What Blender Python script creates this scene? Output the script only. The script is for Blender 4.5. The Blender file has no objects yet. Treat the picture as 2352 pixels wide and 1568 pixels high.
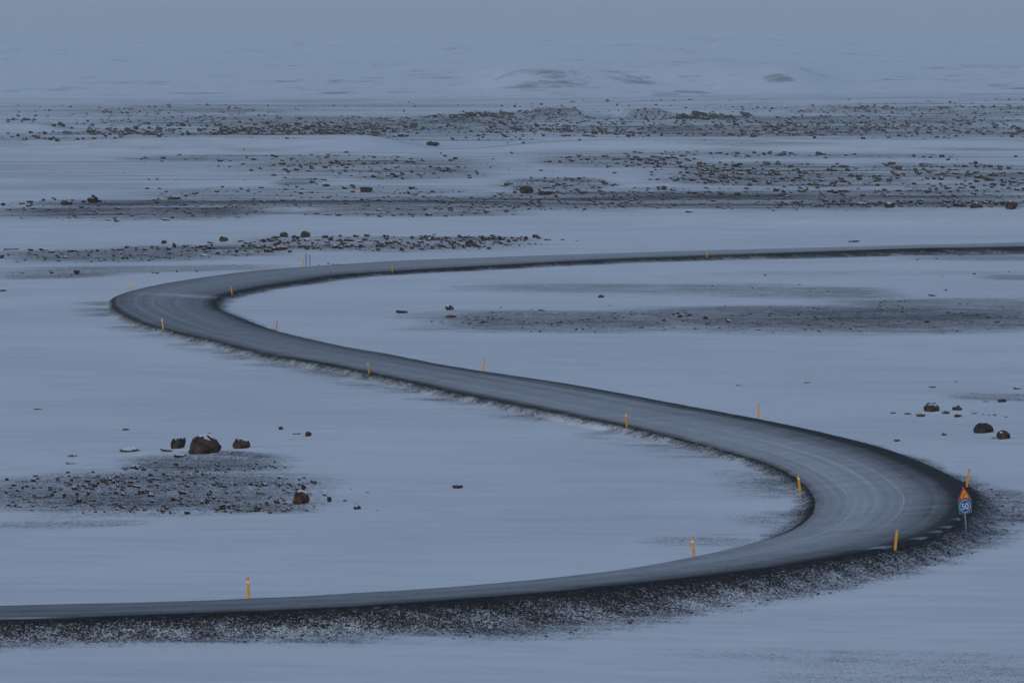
import bpy, bmesh, math, random
import numpy as np
from mathutils import Vector, Matrix, Euler, noise as mnoise

R_ = math.radians
rng = np.random.default_rng(7)
random.seed(7)
scene = bpy.context.scene
col = scene.collection

# ------------------------------------------------------------------ camera numbers
F, CAM_H, HORIZ = 8000.0, 22.0, 195.0          # focal length / horizon row of a 2352 x 1568 frame, eye height in metres
TH = math.atan((784 - HORIZ) / F)

def rays(px, py):
    px = np.asarray(px, float); py = np.asarray(py, float)
    u = (px - 1176) / F; v = (784 - py) / F
    return u, math.cos(TH) + v * math.sin(TH), -math.sin(TH) + v * math.cos(TH)

def plane_point(px, py, z=0.0):
    dx, dy, dz = rays(px, py)
    t = (z - CAM_H) / dz
    return t * dx, t * dy

def project(x, y, z):
    zc = z - CAM_H
    d = y * math.cos(TH) - zc * math.sin(TH)
    v = y * math.sin(TH) + zc * math.cos(TH)
    return 1176 + F * x / d, 784 - F * v / d

# ------------------------------------------------------------------ numpy noise
_perm = np.random.default_rng(11).permutation(1024)
_ang = np.random.default_rng(12).uniform(0, 2 * np.pi, 1024)
_gx, _gy = np.cos(_ang), np.sin(_ang)

def perlin(x, y):
    xi = np.floor(x).astype(np.int64); yi = np.floor(y).astype(np.int64)
    xf = x - xi; yf = y - yi
    def g(ix, iy, fx, fy):
        h = _perm[(_perm[ix & 1023] + iy) & 1023]
        return _gx[h] * fx + _gy[h] * fy
    u = xf * xf * xf * (xf * (xf * 6 - 15) + 10); v = yf * yf * yf * (yf * (yf * 6 - 15) + 10)
    a = g(xi, yi, xf, yf); b = g(xi + 1, yi, xf - 1, yf)
    c = g(xi, yi + 1, xf, yf - 1); d = g(xi + 1, yi + 1, xf - 1, yf - 1)
    return (a + u * (b - a)) * (1 - v) + (c + u * (d - c)) * v

def fbm(x, y, octv=4):
    s = 0; a = 1.0
    for k in range(octv):
        s = s + a * perlin(x * 2 ** k + 17.3 * k, y * 2 ** k - 9.1 * k); a *= 0.5
    return s

def sstep(a, b, x):
    t = np.clip((x - a) / (b - a), 0, 1)
    return t * t * (3 - 2 * t)

# ------------------------------------------------------------------ object helpers
def tag(o, label=None, cat=None, group=None, kind=None):
    if label: o['label'] = label
    if cat: o['category'] = cat
    if group: o['group'] = group
    if kind: o['kind'] = kind
    return o

def link(name, me, mat=None, parent=None):
    o = bpy.data.objects.new(name, me); col.objects.link(o)
    if mat and me is not None and not me.materials: me.materials.append(mat)
    if parent: o.parent = parent
    return o

def mesh_np(name, v, quads, smooth=True, tris=False):
    me = bpy.data.meshes.new(name)
    n = 3 if tris else 4
    me.vertices.add(len(v)); me.vertices.foreach_set('co', np.asarray(v, np.float32).ravel())
    q = np.asarray(quads, np.int32)
    me.loops.add(q.size); me.loops.foreach_set('vertex_index', q.ravel())
    me.polygons.add(len(q))
    me.polygons.foreach_set('loop_start', np.arange(0, q.size, n, dtype=np.int32))
    if smooth: me.polygons.foreach_set('use_smooth', np.ones(len(q), bool))
    me.update(calc_edges=True)
    return me

def attr(me, name, vals):
    a = me.attributes.new(name, 'FLOAT', 'POINT'); a.data.foreach_set('value', np.asarray(vals, np.float32).ravel())

# ------------------------------------------------------------------ node helper
class NT:
    def __init__(self, name):
        self.m = bpy.data.materials.new(name); self.m.use_nodes = True
        self.t = self.m.node_tree; self.b = self.t.nodes['Principled BSDF']
        self.out = self.t.nodes['Material Output']
    def n(self, typ, **kw):
        x = self.t.nodes.new(typ)
        for k, v in kw.items(): setattr(x, k, v)
        return x
    def l(self, a, b): self.t.links.new(a, b)
    def set(self, sock, v):
        if hasattr(v, 'is_linked'): self.l(v, sock)
        else: sock.default_value = v
    def math(self, op, a, b=None, c=None, clamp=False):
        x = self.n('ShaderNodeMath', operation=op, use_clamp=clamp)
        self.set(x.inputs[0], a)
        if b is not None: self.set(x.inputs[1], b)
        if c is not None: self.set(x.inputs[2], c)
        return x.outputs[0]
    def ss(self, v, lo, hi, a=0.0, b=1.0):
        x = self.n('ShaderNodeMapRange', interpolation_type='SMOOTHSTEP')
        self.set(x.inputs[0], v); self.set(x.inputs[1], lo); self.set(x.inputs[2], hi); self.set(x.inputs[3], a); self.set(x.inputs[4], b)
        return x.outputs[0]
    def mix(self, fac, a, b):
        x = self.n('ShaderNodeMix', data_type='RGBA')
        self.set(x.inputs[0], fac)
        for i, v in ((6, a), (7, b)):
            if hasattr(v, 'is_linked'): self.l(v, x.inputs[i])
            else: x.inputs[i].default_value = (*v, 1)
        return x.outputs[2]
    def noise(self, vec, scale, detail=3, rough=0.55, sc=(1, 1, 1), rot=0.0):
        if sc != (1, 1, 1) or rot:
            mp = self.n('ShaderNodeMapping'); mp.inputs['Scale'].default_value = sc; mp.inputs['Rotation'].default_value = (0, 0, rot)
            self.l(vec, mp.inputs['Vector']); vec = mp.outputs[0]
        x = self.n('ShaderNodeTexNoise'); x.inputs['Scale'].default_value = scale
        x.inputs['Detail'].default_value = detail; x.inputs['Roughness'].default_value = rough
        self.l(vec, x.inputs['Vector']); return x.outputs[0]
    def attr(self, name):
        return self.n('ShaderNodeAttribute', attribute_name=name).outputs['Fac']
    def pos(self):
        return self.n('ShaderNodeNewGeometry').outputs['Position']
    def bump(self, h, strength, dist):
        x = self.n('ShaderNodeBump'); x.inputs['Strength'].default_value = strength; x.inputs['Distance'].default_value = dist
        self.l(h, x.inputs['Height']); self.l(x.outputs[0], self.b.inputs['Normal'])

SNOW_A, SNOW_B = (0.80, 0.84, 0.88), (0.60, 0.64, 0.68)

def mat_ground():
    k = NT('snow_and_gravel'); p = k.pos()
    g = k.attr('gravel')
    # all patterns live in world metres; the wind blows along x
    fine = k.noise(p, 5.0, 4, 0.85)
    grain = k.noise(p, 1.3, 5, 0.75, sc=(1, 0.55, 1))
    streak = k.noise(p, 1.0, 5, 0.6, sc=(0.16, 0.9, 1), rot=0.07)
    broad = k.noise(p, 1.0, 4, 0.55, sc=(0.03, 0.06, 1), rot=-0.2)
    fan = k.noise(p, 1.0, 5, 0.6, sc=(0.5, 1.6, 1), rot=0.5)
    # each grain is its own little cell, either snowed over or bare; the share of bare ones follows 'gravel'
    def cells(scale, sc):
        mp = k.n('ShaderNodeMapping'); mp.inputs['Scale'].default_value = sc; k.l(p, mp.inputs['Vector'])
        v = k.n('ShaderNodeTexVoronoi'); v.inputs['Scale'].default_value = scale; k.l(mp.outputs[0], v.inputs['Vector'])
        sp = k.n('ShaderNodeSeparateColor'); k.l(v.outputs['Color'], sp.inputs[0]); return sp.outputs[0]
    cell = k.math('MULTIPLY_ADD', cells(26.0, (1, .7, 1)), 0.66, k.math('MULTIPLY', cells(10.0, (1, .6, 1)), 0.34))
    wob = k.math('MULTIPLY_ADD', streak, 0.62, k.math('MULTIPLY_ADD', grain, 0.55, k.math('MULTIPLY_ADD', fan, 0.50, -0.835)))
    cov = k.math('ADD', g, wob)
    m = k.ss(k.math('SUBTRACT', cov, cell), -0.42, 0.42)
    gate = k.ss(g, 0.0, 0.12)
    m = k.math('MULTIPLY', m, gate)
    # packed snow: thin dusty streaks where the drift is worn
    s1 = k.ss(k.math('MULTIPLY_ADD', streak, 0.40, k.math('MULTIPLY', broad, 0.95)), 0.45, 0.95)
    dusty = k.math('MULTIPLY', s1, 0.50)
    fl = k.ss(k.math('MULTIPLY_ADD', fine, 0.5, k.math('MULTIPLY', streak, 0.5)), 0.42, 0.72, 0.0, 0.36)
    snow = k.mix(k.math('ADD', dusty, fl, clamp=True), SNOW_A, SNOW_B)
    gc = k.mix(k.ss(grain, 0.35, 0.65), (0.011, 0.013, 0.016), (0.038, 0.036, 0.036))
    c = k.mix(m, snow, gc)
    k.l(c, k.b.inputs['Base Color'])
    k.b.inputs['Roughness'].default_value = 0.9; k.b.inputs['Specular IOR Level'].default_value = 0.15
    h = k.math('ADD', k.math('MULTIPLY', streak, 0.8), k.math('MULTIPLY', k.math('MULTIPLY', fine, m), 1.2))
    k.bump(h, 0.6, 0.10)
    return k.m

def mat_hills():
    k = NT('snow_hills'); p = k.pos(); g = k.attr('gravel')
    a = k.noise(p, 1.0, 6, 0.65, sc=(0.0030, 0.0030, 0.010))
    b = k.noise(p, 1.0, 5, 0.7, sc=(0.018, 0.016, 0.05))
    v = k.math('ADD', g, k.math('ADD', k.math('MULTIPLY_ADD', a, 2.6, -1.3), k.math('MULTIPLY_ADD', b, 1.8, -0.9)))
    m = k.ss(v, 0.24, 0.80)
    c = k.mix(k.math('MULTIPLY', m, 0.85), SNOW_A, (0.09, 0.11, 0.15))
    k.l(c, k.b.inputs['Base Color']); k.b.inputs['Roughness'].default_value = 0.95; k.b.inputs['Specular IOR Level'].default_value = 0.1
    return k.m

def mat_road():
    k = NT('dusted_gravel_road')
    uv = k.n('ShaderNodeUVMap', uv_map='UVMap').outputs[0]      # u across in metres, v along in metres
    p = k.pos(); d = k.attr('dust')
    lines = k.noise(uv, 1.0, 5, 0.72, sc=(3.6, 0.012, 1))
    lines2 = k.noise(uv, 1.0, 2, 0.5, sc=(0.9, 0.008, 1))
    fine = k.noise(p, 9.0, 4, 0.85)
    mott = k.noise(p, 0.55, 6, 0.72)
    streak = k.noise(p, 1.0, 5, 0.65, sc=(0.14, 0.8, 1))
    v = k.math('ADD', d, k.math('ADD', k.math('MULTIPLY_ADD', lines, 0.34, -0.17),
               k.math('ADD', k.math('MULTIPLY_ADD', lines2, 0.35, -0.175), k.math('ADD', k.math('MULTIPLY_ADD', streak, 0.26, -0.13), k.math('MULTIPLY_ADD', fine, 0.55, k.math('MULTIPLY_ADD', mott, 0.30, -0.425))))))
    # dusting only matters where some lies at all
    v = k.math('MULTIPLY', k.math('MAXIMUM', v, 0.0), k.ss(d, 0.0, 0.12))
    tr = k.ss(lines, 0.58, 0.66)
    v = k.math('ADD', v, k.math('MULTIPLY', k.math('MULTIPLY', tr, k.attr('tracks')), 0.21))
    grav = k.mix(k.ss(fine, 0.4, 0.6), (0.010, 0.012, 0.015), (0.030, 0.031, 0.033))
    c = k.mix(k.math('MINIMUM', v, 0.95), grav, SNOW_A)
    k.l(c, k.b.inputs['Base Color']); k.b.inputs['Roughness'].default_value = 0.8; k.b.inputs['Specular IOR Level'].default_value = 0.2
    k.bump(fine, 0.5, 0.03)
    return k.m

def mat_rock(name, island, thr=0.0):
    k = NT(name)
    tc = k.n('ShaderNodeTexCoord').outputs['Object'] if not island else k.pos()
    geo = k.n('ShaderNodeNewGeometry')
    rnd = geo.outputs['Random Per Island'] if island else k.n('ShaderNodeObjectInfo').outputs['Random']
    nz = k.n('ShaderNodeSeparateXYZ'); k.l(geo.outputs['Normal'], nz.inputs[0])
    n1 = k.noise(tc, 2.4, 5, 0.65); n2 = k.noise(tc, 11.0, 3, 0.7)
    warm = k.mix(rnd, (0.060, 0.047, 0.040), (0.125, 0.072, 0.047))
    c = k.mix(k.ss(n1, 0.36, 0.64), warm, (0.013, 0.013, 0.015))
    c = k.mix(k.ss(n2, 0.52, 0.72, 0.0, 0.35), c, (0.15, 0.125, 0.10))
    up = k.math('ADD', k.math('MULTIPLY_ADD', nz.outputs[0], 0.28, k.math('MULTIPLY', nz.outputs[2], 0.78)),
                k.math('ADD', k.math('MULTIPLY_ADD', n1, 1.3, -0.65), k.math('MULTIPLY_ADD', n2, 0.45, -0.225)))
    c = k.mix(k.ss(up, 0.60 + thr, 0.70 + thr), c, SNOW_A)
    k.l(c, k.b.inputs['Base Color']); k.b.inputs['Roughness'].default_value = 0.85; k.b.inputs['Specular IOR Level'].default_value = 0.25
    k.bump(k.math('ADD', n1, k.math('MULTIPLY', n2, 0.4)), 0.7, 0.08)
    return k.m

def mat_plain(name, c, rough=0.5, metal=0.0, var=0.25, scale=9.0):
    k = NT(name); tc = k.n('ShaderNodeTexCoord').outputs['Object']
    n = k.noise(tc, scale, 4, 0.7)
    k.l(k.mix(k.ss(n, 0.45, 0.75, 0.0, 1.0), c, tuple(x * (1 - var) for x in c)), k.b.inputs['Base Color'])
    k.b.inputs['Roughness'].default_value = rough; k.b.inputs['Metallic'].default_value = metal
    return k.m

M_GROUND, M_HILLS, M_ROAD = mat_ground(), mat_hills(), mat_road()
M_ROCK, M_STONES = mat_rock('basalt_boulder', False), mat_rock('basalt_stones', True, 0.03)
M_ROCKBARE = mat_rock('bare_basalt', False, 0.22)
M_YELLOW = mat_plain('yellow_plastic', (0.74, 0.34, 0.02), 0.55, 0, 0.42)
M_REFL = mat_plain('white_reflector', (0.75, 0.76, 0.76), 0.35, 0, 0.1)
M_GREYREFL = mat_plain('grey_reflector', (0.33, 0.34, 0.33), 0.35, 0, 0.2)
M_STEEL = mat_plain('galvanised_steel', (0.36, 0.39, 0.42), 0.5, 0.5, 0.3)
M_SIGNBACK = mat_plain('dull_aluminium', (0.33, 0.35, 0.37), 0.5, 0.5, 0.2)
M_RED = mat_plain('sign_red', (0.62, 0.035, 0.022), 0.45, 0, 0.12, 5)
M_SIGNYEL = mat_plain('sign_yellow', (0.80, 0.42, 0.015), 0.45, 0, 0.08, 5)
M_BLUE = mat_plain('sign_blue', (0.001, 0.115, 0.29), 0.75, 0, 0.12, 5)
M_WHITE = mat_plain('sign_white', (0.72, 0.75, 0.78), 0.4, 0, 0.08, 5)
M_BLACK = mat_plain('sign_black', (0.02, 0.02, 0.02), 0.5, 0, 0.1, 5)
M_WOOD = mat_plain('dark_weathered_wood', (0.05, 0.052, 0.055), 0.8, 0, 0.4, 14)

# ------------------------------------------------------------------ the road: both edges as surveyed points, turned into world metres
EL = [(0,1391),(285,1385),(570,1375),(784,1364),(1050,1347),(1317,1322),(1450,1304),(1568,1283),(1668,1262),(1768,1235),(1835,1206),(1861,1180),(1868,1146),(1835,1104),(1768,1066),(1668,1036),(1568,1008),(1451,980),(1317,953),(1184,926),(1050,900),(917,870),(784,841),(617,813),(500,783),(417,763),(333,741),(280,718),(260,696),(275,677),(350,656),(450,639),(583,622),(784,607),(917,599),(1184,589),(1568,577),(1835,570),(2101,563),(2352,557)]
ER = [(0,1427),(283,1416),(567,1406),(784,1397),(1050,1379),(1317,1357),(1568,1330),(1768,1306),(1935,1278),(2035,1260),(2135,1234),(2201,1201),(2232,1150),(2211,1113),(2135,1070),(2035,1030),(1935,1003),(1835,980),(1735,960),(1568,929),(1317,883),(1050,843),(894,813),(784,794),(633,759),(550,729),(500,708),(493,692),(503,682),(527,675),(600,659),(700,644),(784,632),(984,619),(1184,608),(1384,597),(1568,590),(1835,581),(2101,572),(2352,567)]
_k = np.arange(40)
BANK = np.interp(_k, [0, 15, 21, 26, 32, 36, 39], [0.27, 0.27, 0.0, -0.22, -0.27, -0.12, -0.06])   # half cross-fall: + lifts the outer (right) edge

def spline(P, step):
    P = np.asarray(P, float)
    P = np.vstack([2 * P[0] - P[1], P, 2 * P[-1] - P[-2]])
    out = []; ks = []
    for i in range(1, len(P) - 2):
        p0, p1, p2, p3 = P[i - 1:i + 3]
        t = np.linspace(0, 1, 24, endpoint=False)[:, None]
        out.append(0.5 * (2 * p1 + (p2 - p0) * t + (2 * p0 - 5 * p1 + 4 * p2 - p3) * t ** 2 + (3 * p1 - p0 - 3 * p2 + p3) * t ** 3))
    out.append(P[-2][None]); out = np.vstack(out)
    s = np.r_[0, np.cumsum(np.linalg.norm(np.diff(out[:, :2], axis=0), axis=1))]
    q = np.arange(0, s[-1], step)
    return np.stack([np.interp(q, s, out[:, c]) for c in range(out.shape[1])], 1)

def smooth1(a, n):
    if n < 2: return a
    k = np.hanning(n + 2)[1:-1]; k /= k.sum()
    pad = n // 2
    ext = np.concatenate([2 * a[0] - a[1:pad + 1][::-1], a, 2 * a[-1] - a[-pad - 1:-1][::-1]])
    return np.convolve(ext, k, 'valid')[:len(a)]

def edge3d(E, sgn):
    E = np.asarray(E, float); z = sgn * BANK
    x, y = plane_point(E[:, 0], E[:, 1], z)
    P = np.stack([x, y, z], 1)
    a = P[0] + (P[0] - P[2]) / np.linalg.norm(P[0] - P[2]) * np.array([[60.0], [25.0]])      # beyond both sides of the frame
    b = P[-1] + (P[-1] - P[-3]) / np.linalg.norm(P[-1] - P[-3]) * np.array([[60.0], [160.0]])
    a[:, 2] = P[0, 2]; b[:, 2] = P[-1, 2]
    return spline(np.vstack([a, P, b]), 0.5)

LP, RP = edge3d(EL, -1), edge3d(ER, +1)
# centre line: start from index midpoints, then keep centring it between the two edges
E1 = np.array([[*plane_point(*a, 0)] for a in EL]); E2 = np.array([[*plane_point(*b, 0)] for b in ER])
C0 = (E1 + E2) / 2
C0 = np.vstack([C0[0] + (C0[0] - C0[2]) / np.linalg.norm(C0[0] - C0[2]) * 60, C0, C0[-1] + (C0[-1] - C0[-3]) / np.linalg.norm(C0[-1] - C0[-3]) * 160])
C = spline(C0, 1.0)

def side_hit(C, N, P, sgn):
    """distance from each centre point along sgn*N to the polyline P, and the height there"""
    out = np.zeros(len(C)); zz = np.zeros(len(C))
    A, B = P[:-1], P[1:]
    d = (B - A)[:, :2]
    for i in range(len(C)):
        n = N[i] * sgn; w = A[:, :2] - C[i]
        den = n[0] * d[:, 1] - n[1] * d[:, 0]
        den = np.where(np.abs(den) < 1e-9, 1e-9, den)
        t = (w[:, 0] * d[:, 1] - w[:, 1] * d[:, 0]) / den
        u = (w[:, 0] * n[1] - w[:, 1] * n[0]) / den
        ok = (u >= -0.05) & (u <= 1.05) & (t > -4) & (t < 16)
        if ok.any():
            j = np.where(ok)[0][np.argmin(np.abs(t[ok]))]
            out[i] = t[j]; zz[i] = A[j, 2]
        else: out[i] = np.nan; zz[i] = np.nan
    good = ~np.isnan(out); ii = np.arange(len(C))
    return np.interp(ii, ii[good], out[good]), np.interp(ii, ii[good], zz[good])

for it in range(3):
    T = np.gradient(C, axis=0); T /= np.linalg.norm(T, axis=1)[:, None]
    T = np.stack([smooth1(T[:, 0], 9), smooth1(T[:, 1], 9)], 1); T /= np.linalg.norm(T, axis=1)[:, None]
    N = np.stack([T[:, 1], -T[:, 0]], 1)            # points to the right-hand edge
    wr, zr = side_hit(C, N, RP, 1); wl, zl = side_hit(C, N, LP, -1)
    if it < 2:
        C = C + N * ((wr - wl) / 2)[:, None]
        C = np.stack([smooth1(C[:, 0], 7), smooth1(C[:, 1], 7)], 1)
wl, wr = smooth1(np.clip(wl, 2, 8), 7), smooth1(np.clip(wr, 2, 8), 7)
zl, zr = smooth1(zl, 25), smooth1(zr, 25)
S = np.r_[0, np.cumsum(np.linalg.norm(np.diff(C, axis=0), axis=1))]
# stations of the design points along the road
cpx, cpy = project(C[:, 0], C[:, 1], 0)
K_ST = np.array([S[np.argmin((C[:, 0] - c[0]) ** 2 + (C[:, 1] - c[1]) ** 2)] for c in (E1 + E2) / 2])
def along(ks, vs): return np.interp(S, np.interp(ks, _k, K_ST), vs)
print('road length %.0f widths' % S[-1], np.round((wl + wr)[::30], 1))

# how far the land lies below each road edge
DROP_R = along([0, 2, 4, 6, 8, 10, 12, 14, 17, 24, 28, 33, 36, 39], [0.6, .75, .95, .90, .70, .6, .6, .25, .12, .2, .3, .3, .45, .9])
DROP_L = along([0, 6, 9, 12, 15, 18, 22, 25, 28, 31, 39], [.12, .12, .2, .25, .28, .42, .42, .35, .3, .12, .12])
# width of the dark, wind-swept verge beside each edge (metres)
VERGE_R = along([0, 2, 3, 4, 5, 6, 8, 10, 11, 12, 13, 15, 17, 23, 26, 28, 32, 36, 39], [2.2, 3.0, 3.9, 4.5, 4.1, 3.3, 2.4, 2.0, 2.2, 2.5, 1.6, 0.8, .4, .4, 1.1, 1.3, 2.0, 2.2, 4.5])
VERGE_L = along([0, 5, 7, 9, 11, 13, 15, 17, 19, 21, 23, 25, 27, 29, 32, 39], [.2, .25, .4, .9, 1.15, 1.0, .8, .75, .85, .95, 1.05, .95, .75, .45, .3, .25])

# ------------------------------------------------------------------ the land as a height grid (rows = distance, columns = bearing)
ROWS = np.r_[np.arange(50, 120, 2.5), np.arange(120, 262, 0.36), np.arange(262, 500, 0.75), np.arange(500, 1200, 2.6)]
r = 1200.0; far = []
while r < 5200: far.append(r); r *= 1.0045
ROWS = np.r_[ROWS, far, 5200.0]
N_GROUND = len(ROWS)
hr = []; r = 5200.0
while r < 23000: r = r + 22 if 7700 < r < 9400 else r * 1.008; hr.append(r)
ROWS = np.r_[ROWS, hr]
_in = np.linspace(-0.175, 0.175, 521)
_o = 0.175 + (np.linspace(0, 1, 40)[1:] ** 1.6) * 0.40
COLS = np.r_[-_o[::-1], _in, _o]
GX = ROWS[:, None] * COLS[None, :]; GY = np.repeat(ROWS[:, None], len(COLS), 1)

RIDGES = [  # px0, px1, foot row, height px, depth ratio -> long low swells whose tops carry stones
    (-200, 960, 352, 34, .55), (1120, 2500, 345, 22, .5), (1500, 2600, 520, 20, .5), (-300, 120, 300, 16, .6),
    (1215, 1345, 272, 22, .9), (1440, 1540, 270, 20, .9), (1010, 1200, 276, 8, .5), (1540, 1720, 277, 8, .5),
    (-100, 700, 265, 9, .5), (700, 1300, 300, 7, .4), (1300, 2500, 300, 8, .35), (1800, 2600, 262, 14, .6), (-200, 420, 262, 5, .6),
    (100, 1050, 385, 5, .4), (900, 2400, 420, 7, .3)]

def natural(x, y):
    z = np.full(x.shape, 0.0)
    ly = np.clip(y, 60, 5200)
    amp = np.interp(ly, [0, 200, 500, 900, 2000, 4200], [0.05, 0.10, 0.30, 0.7, 2.2, 3.6])
    lam = np.interp(ly, [0, 300, 1000, 2500, 4200], [22, 40, 100, 220, 300])
    # several fixed-wavelength octaves faded in with distance
    for L_, y0, y1, a in ((14, 0, 700, 0.15), (34, 0, 900, 0.26), (75, 250, 1800, .35), (170, 700, 9e9, 1.0), (380, 1500, 9e9, 2.2)):
        w = sstep(y0, y0 * 1.8 + 60, ly) * (1 - sstep(y1 * .7, y1, ly) * .3)
        z = z + a * w * fbm(x / (L_ * 2.4) + L_, y / L_, 3)
    for (p0, p1, fy, hp, dr) in RIDGES:
        cx, cy = plane_point((p0 + p1) / 2, fy, 0); sc = (fy - HORIZ) / CAM_H
        hw = (p1 - p0) / 2 / sc; hh = hp / sc
        dep = min(max(hw * 0.5, 18 * hh) * dr, 260)
        cyy = cy + dep * 1.1 + 0.25 * dep * perlin(x / (hw * .5) + fy, x * 0 + .5)
        q = (y - cyy) / dep
        prof = np.where(q < 0, np.exp(-np.abs(q) ** 3), np.exp(-(q / 2.2) ** 2))
        lat = np.abs((x - cx) / hw)
        z = z + hh * prof * (1 - sstep(0.72, 1.12, lat))
    z = z + sstep(2600, 4200, y) * (3.0 + 8.0 * sstep(-0.05, 0.12, x / y))
    return z

HZ_D = [5200, 7000, 9000, 11000, 14000, 17000, 20000, 23000]
HZ_Z = [0, -6, 22, 72, 160, 225, 262, 240]
def hill_height(x, y):
    z = np.interp(y, HZ_D, HZ_Z)
    q = sstep(5200, 8500, y)
    z = z + q * (16 * fbm(x / 2600 + 3, y / 1500, 5) + 60 * sstep(9000, 15000, y) * fbm(x / 5200 + 8, y / 3000, 4) + 9 * fbm(x / 420, y / 380, 4))
    # the low bluff in the middle of the slope
    cx = x / y
    front = 8300 + 380 * perlin(cx * 22 + 2, cx * 0 + .3) - 6000 * (cx - 0.04) * 0
    lat = sstep(-0.018, 0.004, cx) * (1 - sstep(0.075, 0.1, cx))
    z = z + lat * (52 + 14 * perlin(cx * 60, y * 0 + 4.4)) * sstep(front - 250, front + 300, y) * (1 - sstep(front + 600, front + 3500, y))
    return z

def road_near(x, y):
    """nearest road station index, signed distance beyond the nearer edge, side (+1 right)"""
    n = len(x); idx = np.zeros(n, np.int64); d2 = np.full(n, 1e18)
    cs = C.astype(np.float32)
    for a in range(0, n, 12000):
        xs = x[a:a + 12000].astype(np.float32); ys = y[a:a + 12000].astype(np.float32)
        idx[a:a + 12000] = ((xs[:, None] - cs[None, :, 0]) ** 2 + (ys[:, None] - cs[None, :, 1]) ** 2).argmin(1)
    idx2 = idx
    lat = (x - C[idx, 0]) * N[idx, 0] + (y - C[idx, 1]) * N[idx, 1]
    side = np.where(lat > 0, 1, -1)
    e = np.where(lat > 0, lat - wr[idx2], -lat - wl[idx2])
    return idx2, e, side, lat

print('grid', GX.shape)
Z = natural(GX, GY)
hm = ROWS > 5200
Z[hm] = hill_height(GX[hm], GY[hm])
# blend plain into hills
j0 = np.where(ROWS > 4600)[0][0]
b = sstep(4600, 5600, ROWS)[:, None]
Z = np.where((ROWS > 4600)[:, None], natural(GX, GY) * (1 - b) + hill_height(GX, np.maximum(GY, 5200)) * b, Z)

GRAV = np.zeros_like(Z)
near = (GY > 110) & (GY < 620) & (GX > -110) & (GX < 170)
nx, ny = GX[near], GY[near]
ri, re, rs, rl = road_near(nx, ny)
kap = np.gradient(np.unwrap(np.arctan2(T[:, 1], T[:, 0]))); kap = smooth1(kap, 9)      # left turn positive
lon = (nx - C[ri, 0]) * T[ri, 0] + (ny - C[ri, 1]) * T[ri, 1]
fr_ = ri + np.clip(lon / np.clip(1 + kap[ri] * rl, .25, 4), -.5, .5)
def sv(a): return np.interp(fr_, np.arange(len(a)), a)
re = np.where(rs > 0, rl - sv(wr), -rl - sv(wl))
drop = np.where(rs > 0, sv(DROP_R), sv(DROP_L)); zed = np.where(rs > 0, sv(zr), sv(zl))
verge = np.where(rs > 0, sv(VERGE_R), sv(VERGE_L))
zn = Z[near]
zfoot = zed - drop
wide = sstep(0, 1, re / 30.0)
rel = zfoot * (1 - wide) + (zn - 0.35 - 0.9 * np.where((rs > 0) & (ri < np.searchsorted(S, K_ST[13])), 1, 0)) * wide
ramp = sstep(0, 1, re / np.maximum(drop * 2.6, 0.3))
zb = np.where(re > 0, zed * (1 - ramp) + rel * ramp, 0)
# hollow under the road strip
tt = np.clip((rl + sv(wl)) / (sv(wl) + sv(wr)), 0, 1)
zin = sv(zl) * (1 - tt) + sv(zr) * tt - 0.12 * sstep(0.0, 0.8, -re)
Z[near] = np.where(re > 0, zb - 0.02, zin - 0.02)
# bare, wind-swept verge
wob = 1 + 0.55 * fbm(nx / 7.0, ny / 5.0, 4) + 0.25 * fbm(nx / 1.2, ny / 0.9, 2)
q = re / np.maximum(verge * wob, 0.15)
gv = np.where(re > 0, np.interp(q, [0, .06, .22, .5, .8, 1.1, 1.35], [1.4, 1.15, .88, .64, .46, .20, 0]), 1.0)
k_of = np.interp(fr_, np.arange(len(S)), np.interp(S, K_ST, _k))
dusting = .52 * (1 - sstep(0.1, 1, re / 5.5)) * sstep(-.30, .40, fbm(nx / 9.0, ny / 5.0 + 4, 4)) * ((rs < 0) & (k_of > 9) & (k_of < 28))
GRAV[near] = np.clip(np.where(re > 0, np.maximum(gv, dusting), gv), 0, 1.4)

# ------------------------------------------------------------------ looking points up on the land
def ground_z(x, y):
    x = np.asarray(x, float); y = np.asarray(y, float)
    i = np.clip(np.searchsorted(ROWS, y) - 1, 0, len(ROWS) - 2)
    fy = np.clip((y - ROWS[i]) / (ROWS[i + 1] - ROWS[i]), 0, 1)
    t = x / np.maximum(y, 1)
    j = np.clip(np.searchsorted(COLS, t) - 1, 0, len(COLS) - 2)
    fx = np.clip((t - COLS[j]) / (COLS[j + 1] - COLS[j]), 0, 1)
    return (Z[i, j] * (1 - fx) + Z[i, j + 1] * fx) * (1 - fy) + (Z[i + 1, j] * (1 - fx) + Z[i + 1, j + 1] * fx) * fy

_tt = np.unique(np.r_[np.arange(90, 520, 0.8), 520 * 1.003 ** np.arange(0, 1290)])
def hit(px, py):
    px = np.atleast_1d(np.asarray(px, float)); py = np.atleast_1d(np.asarray(py, float))
    dx, dy, dz = rays(px, py)
    X = np.zeros(len(px)); Y = np.zeros(len(px))
    for i in range(len(px)):
        xs = dx[i] / dy[i] * _tt; zs = CAM_H + dz[i] / dy[i] * _tt
        under = zs < ground_z(xs, _tt)
        k = int(np.argmax(under)) if under.any() else len(_tt) - 1
        if k > 0:
            a, b = _tt[k - 1], _tt[k]
            for _ in range(8):
                m = (a + b) / 2
                if CAM_H + dz[i] / dy[i] * m < ground_z(dx[i] / dy[i] * m, m): b = m
                else: a = m
            y = (a + b) / 2
        else: y = _tt[0]
        X[i], Y[i] = dx[i] / dy[i] * y, y
    return X, Y, ground_z(X, Y)

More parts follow.
